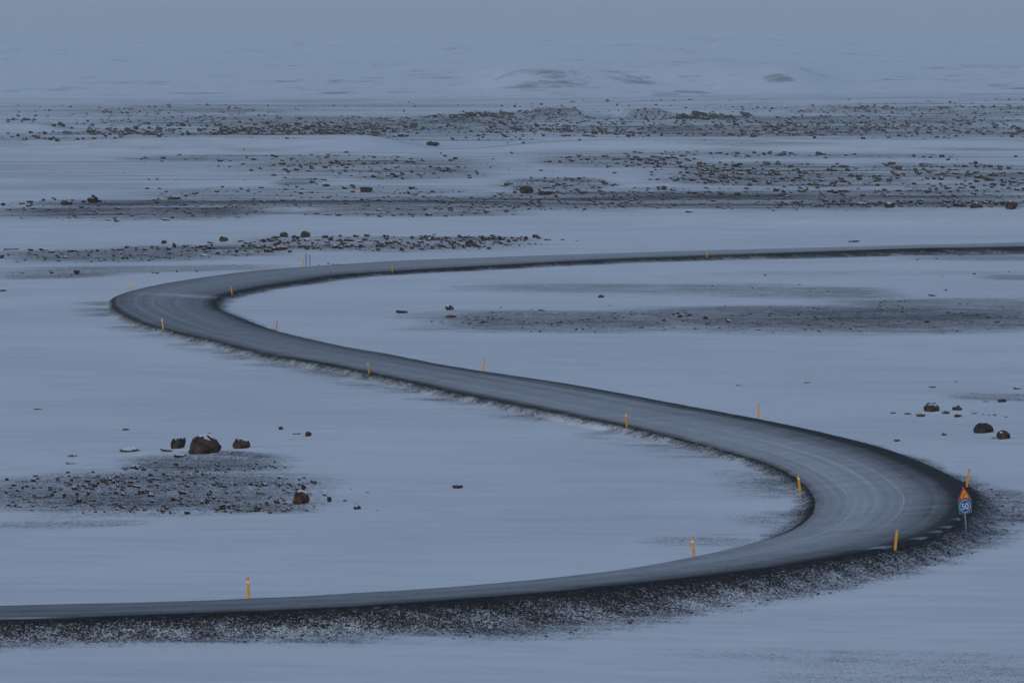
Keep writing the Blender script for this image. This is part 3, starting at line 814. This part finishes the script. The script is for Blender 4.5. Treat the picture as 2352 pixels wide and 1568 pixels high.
S_(G_, 1180, 396, 78, 13, 'long thin dark rock in the snow just above the far road', seed=109)
S_(D_, 640, 130, 78, 66, 'jagged upright black rock spire on the far left gravel flat', seed=111, facets=8, rough=.3, cat='rock spire')
S_(D_, 460, 144, 88, 44, 'wide dark craggy rock left of the jagged spire', seed=112, rough=.25)
S_(D_, 1200, 104, 96, 30, 'low brown broad rock on the thin snow strip right of the jagged spire', seed=113)
S_(D_, 2105, 368, 66, 52, 'largest dark block of the boulder line above the far bend', seed=114, facets=6, cat='boulder')
S_(D_, 1955, 363, 60, 40, 'dark slanted boulder left of the largest block in the boulder line', seed=115, cat='boulder')
S_(D_, 1542, 395, 64, 42, 'dark boulder with snow-white right half, standing above the boulder line', seed=116, cat='boulder')
S_(D_, 1130, 409, 40, 30, 'square grey boulder at the upper left start of the boulder line', seed=117, cat='boulder')
S_(D_, 1940, 454, 92, 34, 'wide olive slab at the lower edge of the boulder line, over the two dark poles', seed=118)
S_(D_, 525, 621, 42, 38, 'dark stacked rock on the narrow gravel strip left of the far bend', seed=119)
S_(D_, 20, 736, 56, 18, 'flat stone at the left frame edge in snow below the gravel strip', seed=120)
S_(E_, 172, 51, 90, 37, 'flat-topped black hut-like rock on the far gravel flat', seed=121, flat=True, facets=6, bare=True, cat='boulder')
S_(E_, 1275, 59, 96, 53, 'round black boulder on the far gravel flat', seed=122, facets=4, rough=.06, bare=True, cat='boulder')
S_(E_, 1405, 74, 96, 38, 'long brown boulder with a pale end, right of the round black boulder', seed=123, flat=True, cat='boulder')
S_(E_, 890, 416, 76, 40, 'reddish boulder at the lower edge of the right half of the boulder line', seed=124, cat='boulder')
S_(H_, 630, 778, 92, 38, 'lone dark wedge-shaped boulder on the snow below the distant ridge', seed=127, rough=.26, facets=9, cat='boulder')
S_(G_, 1425, 164, 76, 46, 'dark overhanging rock in the snow lip, left of the two largest lip rocks', seed=126)
S_(G_, 2022, 167, 86, 48, 'dark rock with a white gash, second of the large rocks in the snow lip', seed=127)
S_(G_, 2265, 177, 88, 62, 'largest dark hollowed rock in the snow lip at the right frame edge', seed=128)

CL = []   # cluster members (zone, label, group, category, [(zx, zy, zw, zh)...])
BED = [(930,795,75,30),(990,808,40,25),(470,825,30,18),(245,848,35,18),(400,862,40,15),(640,822,25,15),(850,795,30,15),(710,890,35,28),(780,900,45,35),(515,943,40,35),(655,925,45,35),(620,910,30,25),(455,893,30,15),(485,900,20,15),(350,930,35,20),(155,935,25,25),(380,960,28,22),(358,985,25,28),(440,990,22,30),(530,978,35,30),(605,980,25,35),(540,1032,40,40),(40,965,25,25),(60,1050,35,20),(135,1060,30,15),(365,1065,40,18),(640,942,30,18),(705,975,25,20),(800,972,40,30),(840,945,30,22),(955,928,40,22),(975,972,45,35),(1090,932,40,15),(1040,990,50,28),(1050,1028,30,20),(1020,878,30,18),(1155,850,20,18),(1220,848,25,14),(1315,838,40,14),(1290,925,40,25),(1255,975,60,35),(1195,1018,35,32),(1230,1020,20,25),(1250,1045,35,22),(1390,1035,40,28),(1425,1040,40,45),(1450,962,35,28),(1475,862,25,25),(1345,900,30,22),(1465,905,20,20),(1535,1080,55,48),(1290,1110,45,30),(1410,1090,20,10),(1825,915,45,28),(1905,1038,45,38),(1840,1040,35,25),(1770,1095,50,50),(1650,1085,60,22),(1710,1088,30,15),(1800,1070,35,15),(1965,1045,35,25),(1955,1090,35,22),(2270,1025,35,50),(2235,980,30,20),(1985,960,25,20),(1640,960,25,18),(1560,1030,30,20),(1845,1000,20,15),(2095,858,25,12),(1895,752,25,15),(880,1085,40,12),(960,1080,60,14),(1150,940,25,18),(1070,755,40,18),(1320,722,60,18)]
CL.append((A, 'small dark stone lying in the gravel and snow of the left foreground stone bed', 'stones of the left foreground bed', 'stone', BED))
CL.append((B_, 'tiny stone in snow between the left stone bed and the pale angular stone', 'tiny stones right of the left bed', 'stone', [(25,1018,30,14),(178,957,35,8),(68,933,18,6),(100,1033,20,7),(245,1080,12,8)]))
CL.append((C_, 'tiny stone in snow beside the dome-shaped and blocky boulders', 'tiny stones around the right boulders', 'stone', [(2295,555,24,12),(2290,586,30,10),(2145,585,32,12),(2090,332,40,8),(1885,195,30,6),(2070,420,20,8),(2110,424,24,8),(2150,426,24,12),(2230,438,30,8)]))
MID1 = [(1012,917,25,13),(985,950,35,18),(880,960,30,14),(625,940,22,10),(690,944,24,10),(860,914,20,12),(885,916,22,10),(910,915,20,10),(945,913,20,8),(1100,846,15,10),(1310,863,25,8),(1380,868,60,10),(1225,888,30,6),(1500,970,28,8),(1695,970,15,12),(1850,835,20,8),(1735,895,25,8),(2000,897,22,12),(2025,968,20,12),(2180,953,22,10),(2222,938,26,18),(2290,896,40,14),(2315,890,36,18),(2340,914,50,26),(2120,888,15,8),(930,935,22,12)]
MID2 = [(48,905,40,18),(170,962,28,14),(253,988,20,12),(465,890,22,12),(605,892,28,10),(915,912,28,14),(845,1002,32,16),(940,1013,26,14),(1155,998,26,16),(875,973,28,14),(2105,915,36,14),(1040,938,26,12),(1045,870,24,10),(1425,978,30,12),(1560,958,28,14),(725,905,20,10),(640,925,22,10),(480,950,20,10),(820,870,20,8),(520,1000,36,10)]
ml = 'small dark stone scattered on the middle gravel flat between the two road stretches'
CL.append((E_, ml, 'stones of the middle gravel flat', 'stone', MID1)); CL.append((G_, ml, 'stones of the middle gravel flat', 'stone', MID2))
CL.append((G_, 'small stone on the thin grey streaks at the right below the far road', 'stones on the streaks below the far road', 'stone', [(1815,727,26,12),(568,624,26,10),(2010,615,28,12),(1618,517,26,12),(1918,487,30,10),(2065,478,26,12),(1748,510,24,10),(1790,636,20,6),(2250,598,30,6),(805,690,22,8),(880,735,26,8),(1005,735,26,8),(480,711,18,8),(205,697,24,8)]))
CL.append((G_, 'dark rock poking from the snow lip under the far right gravel flat', 'rocks of the snow lip', 'rock', [(1235,148,85,30),(920,150,80,18),(1165,150,24,18),(1328,150,30,20),(1500,135,30,20),(1640,140,35,28),(1580,143,45,14),(1800,147,28,22),(1770,130,40,18),(2160,130,45,20),(2100,118,35,14),(780,155,50,12),(45,192,60,8)]))
LN1 = [(15,510,35,30),(60,450,70,22),(110,450,45,15),(210,458,45,28),(295,456,55,26),(355,470,60,18),(492,464,55,20),(450,503,60,14),(845,513,25,20),(670,463,30,22),(630,462,25,18),(825,455,40,20),(877,440,42,24),(938,440,30,16),(995,455,40,20),(1045,435,30,20),(1165,452,45,28),(1203,435,35,45),(1268,425,36,14),(1395,432,55,22),(1450,403,50,14),(1658,395,50,20),(1620,490,40,14),(1500,480,35,22),(1405,490,60,12),(1865,390,45,32),(1895,370,45,22),(2035,377,60,32),(2060,393,30,22),(2115,392,50,26),(2190,390,40,20),(2240,370,45,26),(1915,412,40,28),(2000,468,30,24),(2110,435,50,22),(2190,440,25,20),(2255,423,50,20),(2255,398,40,16),(2310,440,50,30),(2345,390,20,28),(1745,418,30,16),(1640,450,50,12),(1290,455,30,12)]
LN2 = [(60,392,55,22),(100,360,50,20),(175,357,45,28),(238,394,48,18),(312,382,40,26),(45,435,50,24),(485,445,30,24),(545,402,48,20),(575,360,80,16),(600,388,45,26),(680,380,60,22),(735,393,40,18),(770,408,45,24),(845,370,70,22),(985,388,50,24),(1040,358,45,20),(1020,375,40,22),(1090,385,35,40),(1150,400,30,32),(1200,390,40,20),(1240,365,30,14),(1268,380,32,28),(1335,365,45,28),(1360,372,30,20),(130,400,50,18),(250,430,25,22),(365,440,40,14),(1125,368,30,12),(900,365,35,12),(965,405,35,16),(1060,400,40,18),(1420,383,50,7),(1525,380,40,8),(1620,388,25,8),(640,345,35,10),(415,418,35,14)]
ll = 'dark rock among the snowy boulder line that runs above the far road and far bend'
CL.append((D_, ll, 'rocks of the boulder line above the far road', 'rock', LN1)); CL.append((E_, ll, 'rocks of the boulder line above the far road', 'rock', LN2))
CL.append((D_, 'small stone on the narrow gravel strip left of the far bend', 'stones on the strip left of the far bend', 'stone', [(355,612,35,18),(540,605,22,20),(155,610,30,10),(1055,608,22,12),(1085,614,26,14),(1220,600,20,14),(1355,597,24,14),(85,608,12,12),(410,632,10,12),(2195,553,14,10),(2262,545,18,12),(2295,550,14,10),(2325,548,14,8)]))
fl_ = 'dark rock scattered over the long gravel flat beyond the boulder line'
CL.append((D_, fl_, 'rocks on the far gravel flat', 'rock', [(690,122,30,22),(575,125,35,20),(205,125,45,22),(195,152,40,20),(150,134,40,14),(365,97,35,14),(20,145,40,28),(300,112,30,20),(1630,155,20,18),(1605,113,40,9),(805,257,40,16),(745,248,45,14),(790,242,22,16),(1145,247,75,12),(1640,226,40,8),(1510,226,40,7),(2180,203,50,14),(2260,210,50,14),(2330,216,50,20)]))
CL.append((E_, fl_, 'rocks on the far gravel flat', 'rock', [(462,65,36,28),(505,75,60,18),(568,85,32,14),(668,82,45,8),(1465,58,40,18),(600,214,50,20),(190,206,60,14),(260,180,40,16),(268,222,45,14),(325,192,40,12),(925,200,36,12),(1005,190,50,16),(1185,206,35,8),(740,138,30,12),(330,120,30,14),(1855,135,35,18),(1925,95,20,18),(2040,80,15,20),(2225,35,40,32),(2218,72,22,16)]))
CL.append((G_, fl_, 'rocks on the far gravel flat', 'rock', [(265,68,45,20),(375,72,50,26),(475,80,22,14),(528,98,20,12),(725,85,38,14),(1050,60,45,22),(1415,83,40,14),(1680,58,35,22),(2105,72,40,12),(2270,80,40,10),(1160,110,18,14),(1210,30,22,14),(810,28,35,14),(1325,58,30,8)]))
CL.append((H_, 'black rock of the distant dark outcrop near the middle of the plain', 'rocks of the middle distant outcrop', 'rock', [(900,578,90,38),(985,575,60,32),(1060,575,70,30),(1110,565,50,40),(1160,562,60,22),(830,570,50,18),(950,560,50,24),(1020,560,50,24)]))
CL.append(((1620, 80), 'black rock of the distant dark outcrop toward the right of the plain', 'rocks of the right distant outcrop', 'rock', [(45,592,70,40),(130,588,80,50),(210,588,60,38),(300,588,60,24),(380,577,60,16),(5,592,60,42),(90,570,50,40)]))

def place(px, py, wpx, hpx, zfix=None):
    x, y, z = hit(px, py - 1)
    x, y = float(x[0]), float(y[0]); sc = F / y
    va = (CAM_H - float(z[0])) / y
    w = wpx / sc; dep = w * .8
    h = max(hpx / sc - va * dep * .55, .22 * w)
    yy = y + dep * .42; xx = x * yy / y
    return xx, yy, float(ground_z(xx, yy)), w, dep, h

singles = []; extra = []
BOX = []      # occupied discs, so loose stones keep off
for (z, zx, zy, w, h, lab, o) in SPECIAL:
    px, py = zpx(*z, zx, zy)
    x, y, gz, W, Dp, Hh = place(px, py, w * ZW, h * ZW)
    me = rock_mesh('rock_shape', o['seed'], 4, o.get('facets', 8), o.get('rough', .14), o.get('flat', False), o.get('pmin', .56))
    me.materials.append(M_ROCKBARE if o.get('bare') else M_ROCK)
    cat = o.get('cat', 'stone' if W < .8 else 'rock')
    ob = link('boulder' if cat == 'boulder' else cat.replace(' ', '_'), me)
    if o.get('ontop'):
        px2, py2 = zpx(*A, 2090, 1053); x, y, gz, *_ = place(px2, py2 - 2, 50, 50); gz += 0.82; y += .35
    ob.location = (x, y, gz - .26 * Hh); ob.scale = (W, Dp, Hh * 1.28)
    ob.rotation_euler = (0, o.get('tilt', 0), random.uniform(-.3, .3))
    tag(ob, lab, cat); BOX.append((x, y, W, Hh, .24))
members = []
for (z, lab, grp, cat, L_) in CL:
    for (zx, zy, w, h) in L_: members.append((w * h, z, lab, grp, cat, zx, zy, w, h))
members.sort(key=lambda m: -m[0])
keep = 300 - len(SPECIAL)
protos = {}
for n_, (_, z, lab, grp, cat, zx, zy, w, h) in enumerate(members):
    px, py = zpx(*z, zx, zy)
    x, y, gz, W, Dp, Hh = place(px, py, w * ZW, h * ZW)
    if n_ >= keep: extra.append((x, y, gz, W, Dp, Hh)); continue
    key = n_ % len(VAR)
    if key not in protos: ob = protos[key] = link(cat, VAR[key])
    else: ob = protos[key].copy(); ob.name = cat; col.objects.link(ob)
    ob.location = (x, y, gz - .15 * Hh); ob.scale = (W * random.uniform(.95, 1.1), Dp * random.uniform(.8, 1.2), Hh * 1.15)
    ob.rotation_euler = (0, random.uniform(-.2, .2), random.uniform(0, 6.28) if W / max(Hh, .01) < 1.8 else random.choice((0, math.pi)) + random.uniform(-.3, .3))
    tag(ob, lab, cat, grp); BOX.append((x, y, W, Hh, .20))

# ------------------------------------------------------------------ loose stones nobody could count: one object
def ico_small(seed, sub):
    me = rock_mesh('tmp', seed, sub, 6, .22)
    v = np.zeros(len(me.vertices) * 3, np.float32); me.vertices.foreach_get('co', v)
    f = np.array([p.vertices[:] for p in me.polygons], np.int32)
    bpy.data.meshes.remove(me); return v.reshape(-1, 3), f
SM = [ico_small(400 + i, 2) for i in range(8)]; TY = [ico_small(500 + i, 1) for i in range(8)]
SV, SF = [], []; base = 0
def add_stone(x, y, gz, W, D, H_s, small):
    global base
    v, f = (SM if small else TY)[random.randrange(8)]
    a = random.uniform(0, 6.28); ca, sa = math.cos(a), math.sin(a)
    q = v * (W, D, H_s); q = np.stack([q[:, 0] * ca - q[:, 1] * sa, q[:, 0] * sa + q[:, 1] * ca, q[:, 2]], 1)
    SV.append(q + (x, y, gz - .2 * H_s)); SF.append(f + base); base += len(v)
for e_ in extra: add_stone(*e_, True)
FIELDS = [  # px0, px1, row0, row1, tries, size px lo, hi, flatness -> world places drawn at random, kept where the land is bare
    (-40, 780, 1066, 1188, 5200, 2.2, 12, .6), (520, 800, 1040, 1075, 120, 2.5, 6, .5), (1000, 2420, 690, 768, 3000, 1.8, 8, .5), (900, 2420, 640, 692, 300, 2, 5, .4),
    (-40, 640, 566, 606, 1800, 2.2, 9, .6), (420, 1300, 538, 580, 5200, 2.5, 14, .65), (-40, 720, 606, 642, 360, 2, 6, .5),
    (-40, 1500, 440, 506, 1500, 2, 8, .45), (1000, 2420, 428, 486, 1500, 2, 8, .45), (1780, 2400, 464, 476, 160, 4, 12, .6),
    (1460, 2420, 352, 440, 2600, 2.5, 11, .5), (280, 1220, 350, 446, 2000, 2.5, 10, .5), (1120, 1660, 340, 446, 1200, 2.5, 10, .5),
    (-40, 960, 288, 326, 1600, 2.5, 10, .65), (1100, 2420, 282, 320, 1700, 2.5, 9, .6), (700, 1300, 262, 330, 900, 2.2, 7, .55),
    (-40, 1300, 240, 292, 2400, 2.0, 6, .6), (1200, 2420, 228, 292, 3000, 2.0, 6.5, .6), (2100, 2420, 560, 646, 120, 2, 6, .4),
    (1000, 1200, 258, 272, 140, 5, 12, .7), (1550, 1720, 258, 276, 160, 5, 12, .7), (200, 400, 294, 312, 120, 6, 13, .7), (490, 800, 294, 310, 170, 6, 13, .7), (-20, 80, 270, 282, 80, 5, 11, .7), (1150, 1480, 296, 316, 170, 5, 12, .6)]
nst = 0
for (p0, p1, r0, r1, tries, lo, hi, fl) in FIELDS:
    if r0 < 520: tries = int(tries * 3.4); lo *= .8; hi *= 1.45
    npar = max(3, tries // 13)
    par = rng.integers(0, npar, tries); qx, qy = rng.uniform(p0, p1, npar), rng.uniform(r0, r1, npar)
    sx_ = (r1 - r0) * .35 + 14
    loose_ = rng.uniform(0, 1, tries) < .3
    px = np.where(loose_, rng.uniform(p0, p1, tries), qx[par] + rng.normal(0, 1, tries) * sx_)
    py = np.where(loose_, rng.uniform(r0, r1, tries), qy[par] + rng.normal(0, 1, tries) * (1.2 + (r1 - r0) * .03))
    py = np.clip(py, 229, None)
    x, y, z = hit(px, py)
    g = gravel_at(x, y)
    clump = fbm(x / (y * .012) + 9, y / (y * .05) , 3) if False else fbm(px / 38.0, py / 9.0 + 7, 3)
    ok = (y < 5000) & (rng.uniform(0, 1, tries) < np.clip((g - .16) * 2.6, 0, 1) * np.clip(.55 + 1.1 * clump, .05, 1))
    if (y < 620).any():
        i_, e_, s_, l_ = road_near(x, y); ok &= ~((e_ < 1.2) & (y < 620))
    sz = lo + (hi - lo) * rng.uniform(0, 1, tries) ** 4.5
    for i in np.where(ok)[0]:
        W = sz[i] / (F / y[i]); add_stone(x[i], y[i], z[i], W, W * rng.uniform(.6, 1.0), W * rng.uniform(.55, 1.1) * fl * 1.25, sz[i] > 5); nst += 1
nb = 2600
kb = rng.uniform(0, 13, nb); si = np.clip(np.searchsorted(S, np.interp(kb, _k, K_ST)), 0, len(S) - 1)
off = rng.uniform(.1, 1, nb) ** .8 * VERGE_R[si] * 1.05
bx_s = C[si, 0] + N[si, 0] * (wr[si] + off); by_s = C[si, 1] + N[si, 1] * (wr[si] + off)
jt = rng.uniform(-.7, .7, nb); bx_s = bx_s + T[si, 0] * jt; by_s = by_s + T[si, 1] * jt; bz_s = ground_z(bx_s, by_s); gb = gravel_at(bx_s, by_s)
for i in np.where(rng.uniform(0, 1, nb) < gb)[0]:
    W = .035 + .14 * rng.uniform() ** 4; add_stone(bx_s[i], by_s[i], bz_s[i], W, W * rng.uniform(.6, 1), W * rng.uniform(.4, .8), False)
me = mesh_np('scattered_stones', np.vstack(SV), np.vstack(SF), smooth=False, tris=True)
tag(link('scattered_stones', me, M_STONES), 'countless small dark stones strewn over the gravel flats and distant ridges', 'stones', kind='stuff')
print('loose stones', nst, 'extra', len(extra), 'members', len(members))

# ------------------------------------------------------------------ wind drifts: a scour in front of each stone, a tail of snow in its lee (+x)
for (bx, by, bw, bh, a_) in BOX:
    if by > 700: continue
    r0 = np.searchsorted(ROWS, by - 3.5 * bw - .6); r1 = np.searchsorted(ROWS, by + 3.5 * bw + .6)
    dx = GX[r0:r1] - bx; dy = GY[r0:r1] - by
    Z[r0:r1] += bh * a_ * np.exp(-((dx - .75 * bw) / (1.25 * bw)) ** 2 - ((dy + .05 * bw) / (.75 * bw)) ** 2)
gr = ROWS <= 5200
ground = sheet('ground', gr, Z[gr], GRAV[gr], M_GROUND)
hills = sheet('hills', hh, Z[hh], hg, M_HILLS)


# ------------------------------------------------------------------ air
def make_haze(density=6.5e-5, color=(.88, .965, 1.0)):
    bm = bmesh.new()
    xs, y0, y1, zt, zb = 36000, -60, 62000, 1600, -25
    vs = [bm.verts.new(p) for p in ((-xs, y0, zb), (xs, y0, zb), (xs, y1, zb), (-xs, y1, zb), (-xs, y0, zt), (xs, y0, zt), (xs, y1, zt), (-xs, y1, zt))]
    for f in ((3, 2, 1, 0), (4, 5, 6, 7), (0, 1, 5, 4), (1, 2, 6, 5), (2, 3, 7, 6), (3, 0, 4, 7)): bm.faces.new([vs[i] for i in f])
    me = done(bm, 'haze'); m = bpy.data.materials.new('pale_air'); m.use_nodes = True; t = m.node_tree
    t.nodes.remove(t.nodes['Principled BSDF'])
    pv = t.nodes.new('ShaderNodeVolumePrincipled'); pv.inputs['Color'].default_value = (*color, 1); pv.inputs['Density'].default_value = density; pv.inputs['Anisotropy'].default_value = 0.0
    t.links.new(pv.outputs[0], t.nodes['Material Output'].inputs['Volume'])
    return tag(link('haze', me, m), kind='stuff')
make_haze()

# ------------------------------------------------------------------ light
SUN_EL, SUN_AZ = R_(26), R_(215)          # azimuth clockwise from +Y: behind the viewer, a little left
w = bpy.data.worlds.new('World'); scene.world = w; w.use_nodes = True
nt = w.node_tree; bg = nt.nodes['Background']
sky = nt.nodes.new('ShaderNodeTexSky'); sky.sky_type = 'NISHITA'; sky.sun_disc = False
sky.sun_elevation = SUN_EL; sky.sun_rotation = SUN_AZ; sky.altitude = 200; sky.air_density = 1.0; sky.dust_density = 1.0; sky.ozone_density = 2.2
nt.links.new(sky.outputs[0], bg.inputs[0]); bg.inputs[1].default_value = 0.108
ld = bpy.data.lights.new('sun', 'SUN'); ld.energy = 0.4; ld.angle = R_(35); ld.color = (1, .99, .97)
so = bpy.data.objects.new('sun', ld); col.objects.link(so)
so.rotation_euler = Vector((math.sin(SUN_AZ) * math.cos(SUN_EL), math.cos(SUN_AZ) * math.cos(SUN_EL), math.sin(SUN_EL))).to_track_quat('Z', 'Y').to_euler()

# ------------------------------------------------------------------ camera and view
cd = bpy.data.cameras.new('camera'); cd.sensor_width = 36; cd.lens = 36 * F / 2352; cd.clip_start = 1; cd.clip_end = 120000
co_ = bpy.data.objects.new('camera', cd); col.objects.link(co_); co_.location = (0, 0, CAM_H); co_.rotation_euler = (math.pi / 2 - TH, 0, 0)
scene.camera = co_
scene.view_settings.view_transform = 'Standard'; scene.view_settings.look = 'None'; scene.view_settings.gamma = 1
scene.view_settings.exposure = 0.0
scene.cycles.use_denoising = True
scene.cycles.max_bounces = 6; scene.cycles.diffuse_bounces = 3; scene.cycles.volume_bounces = 2
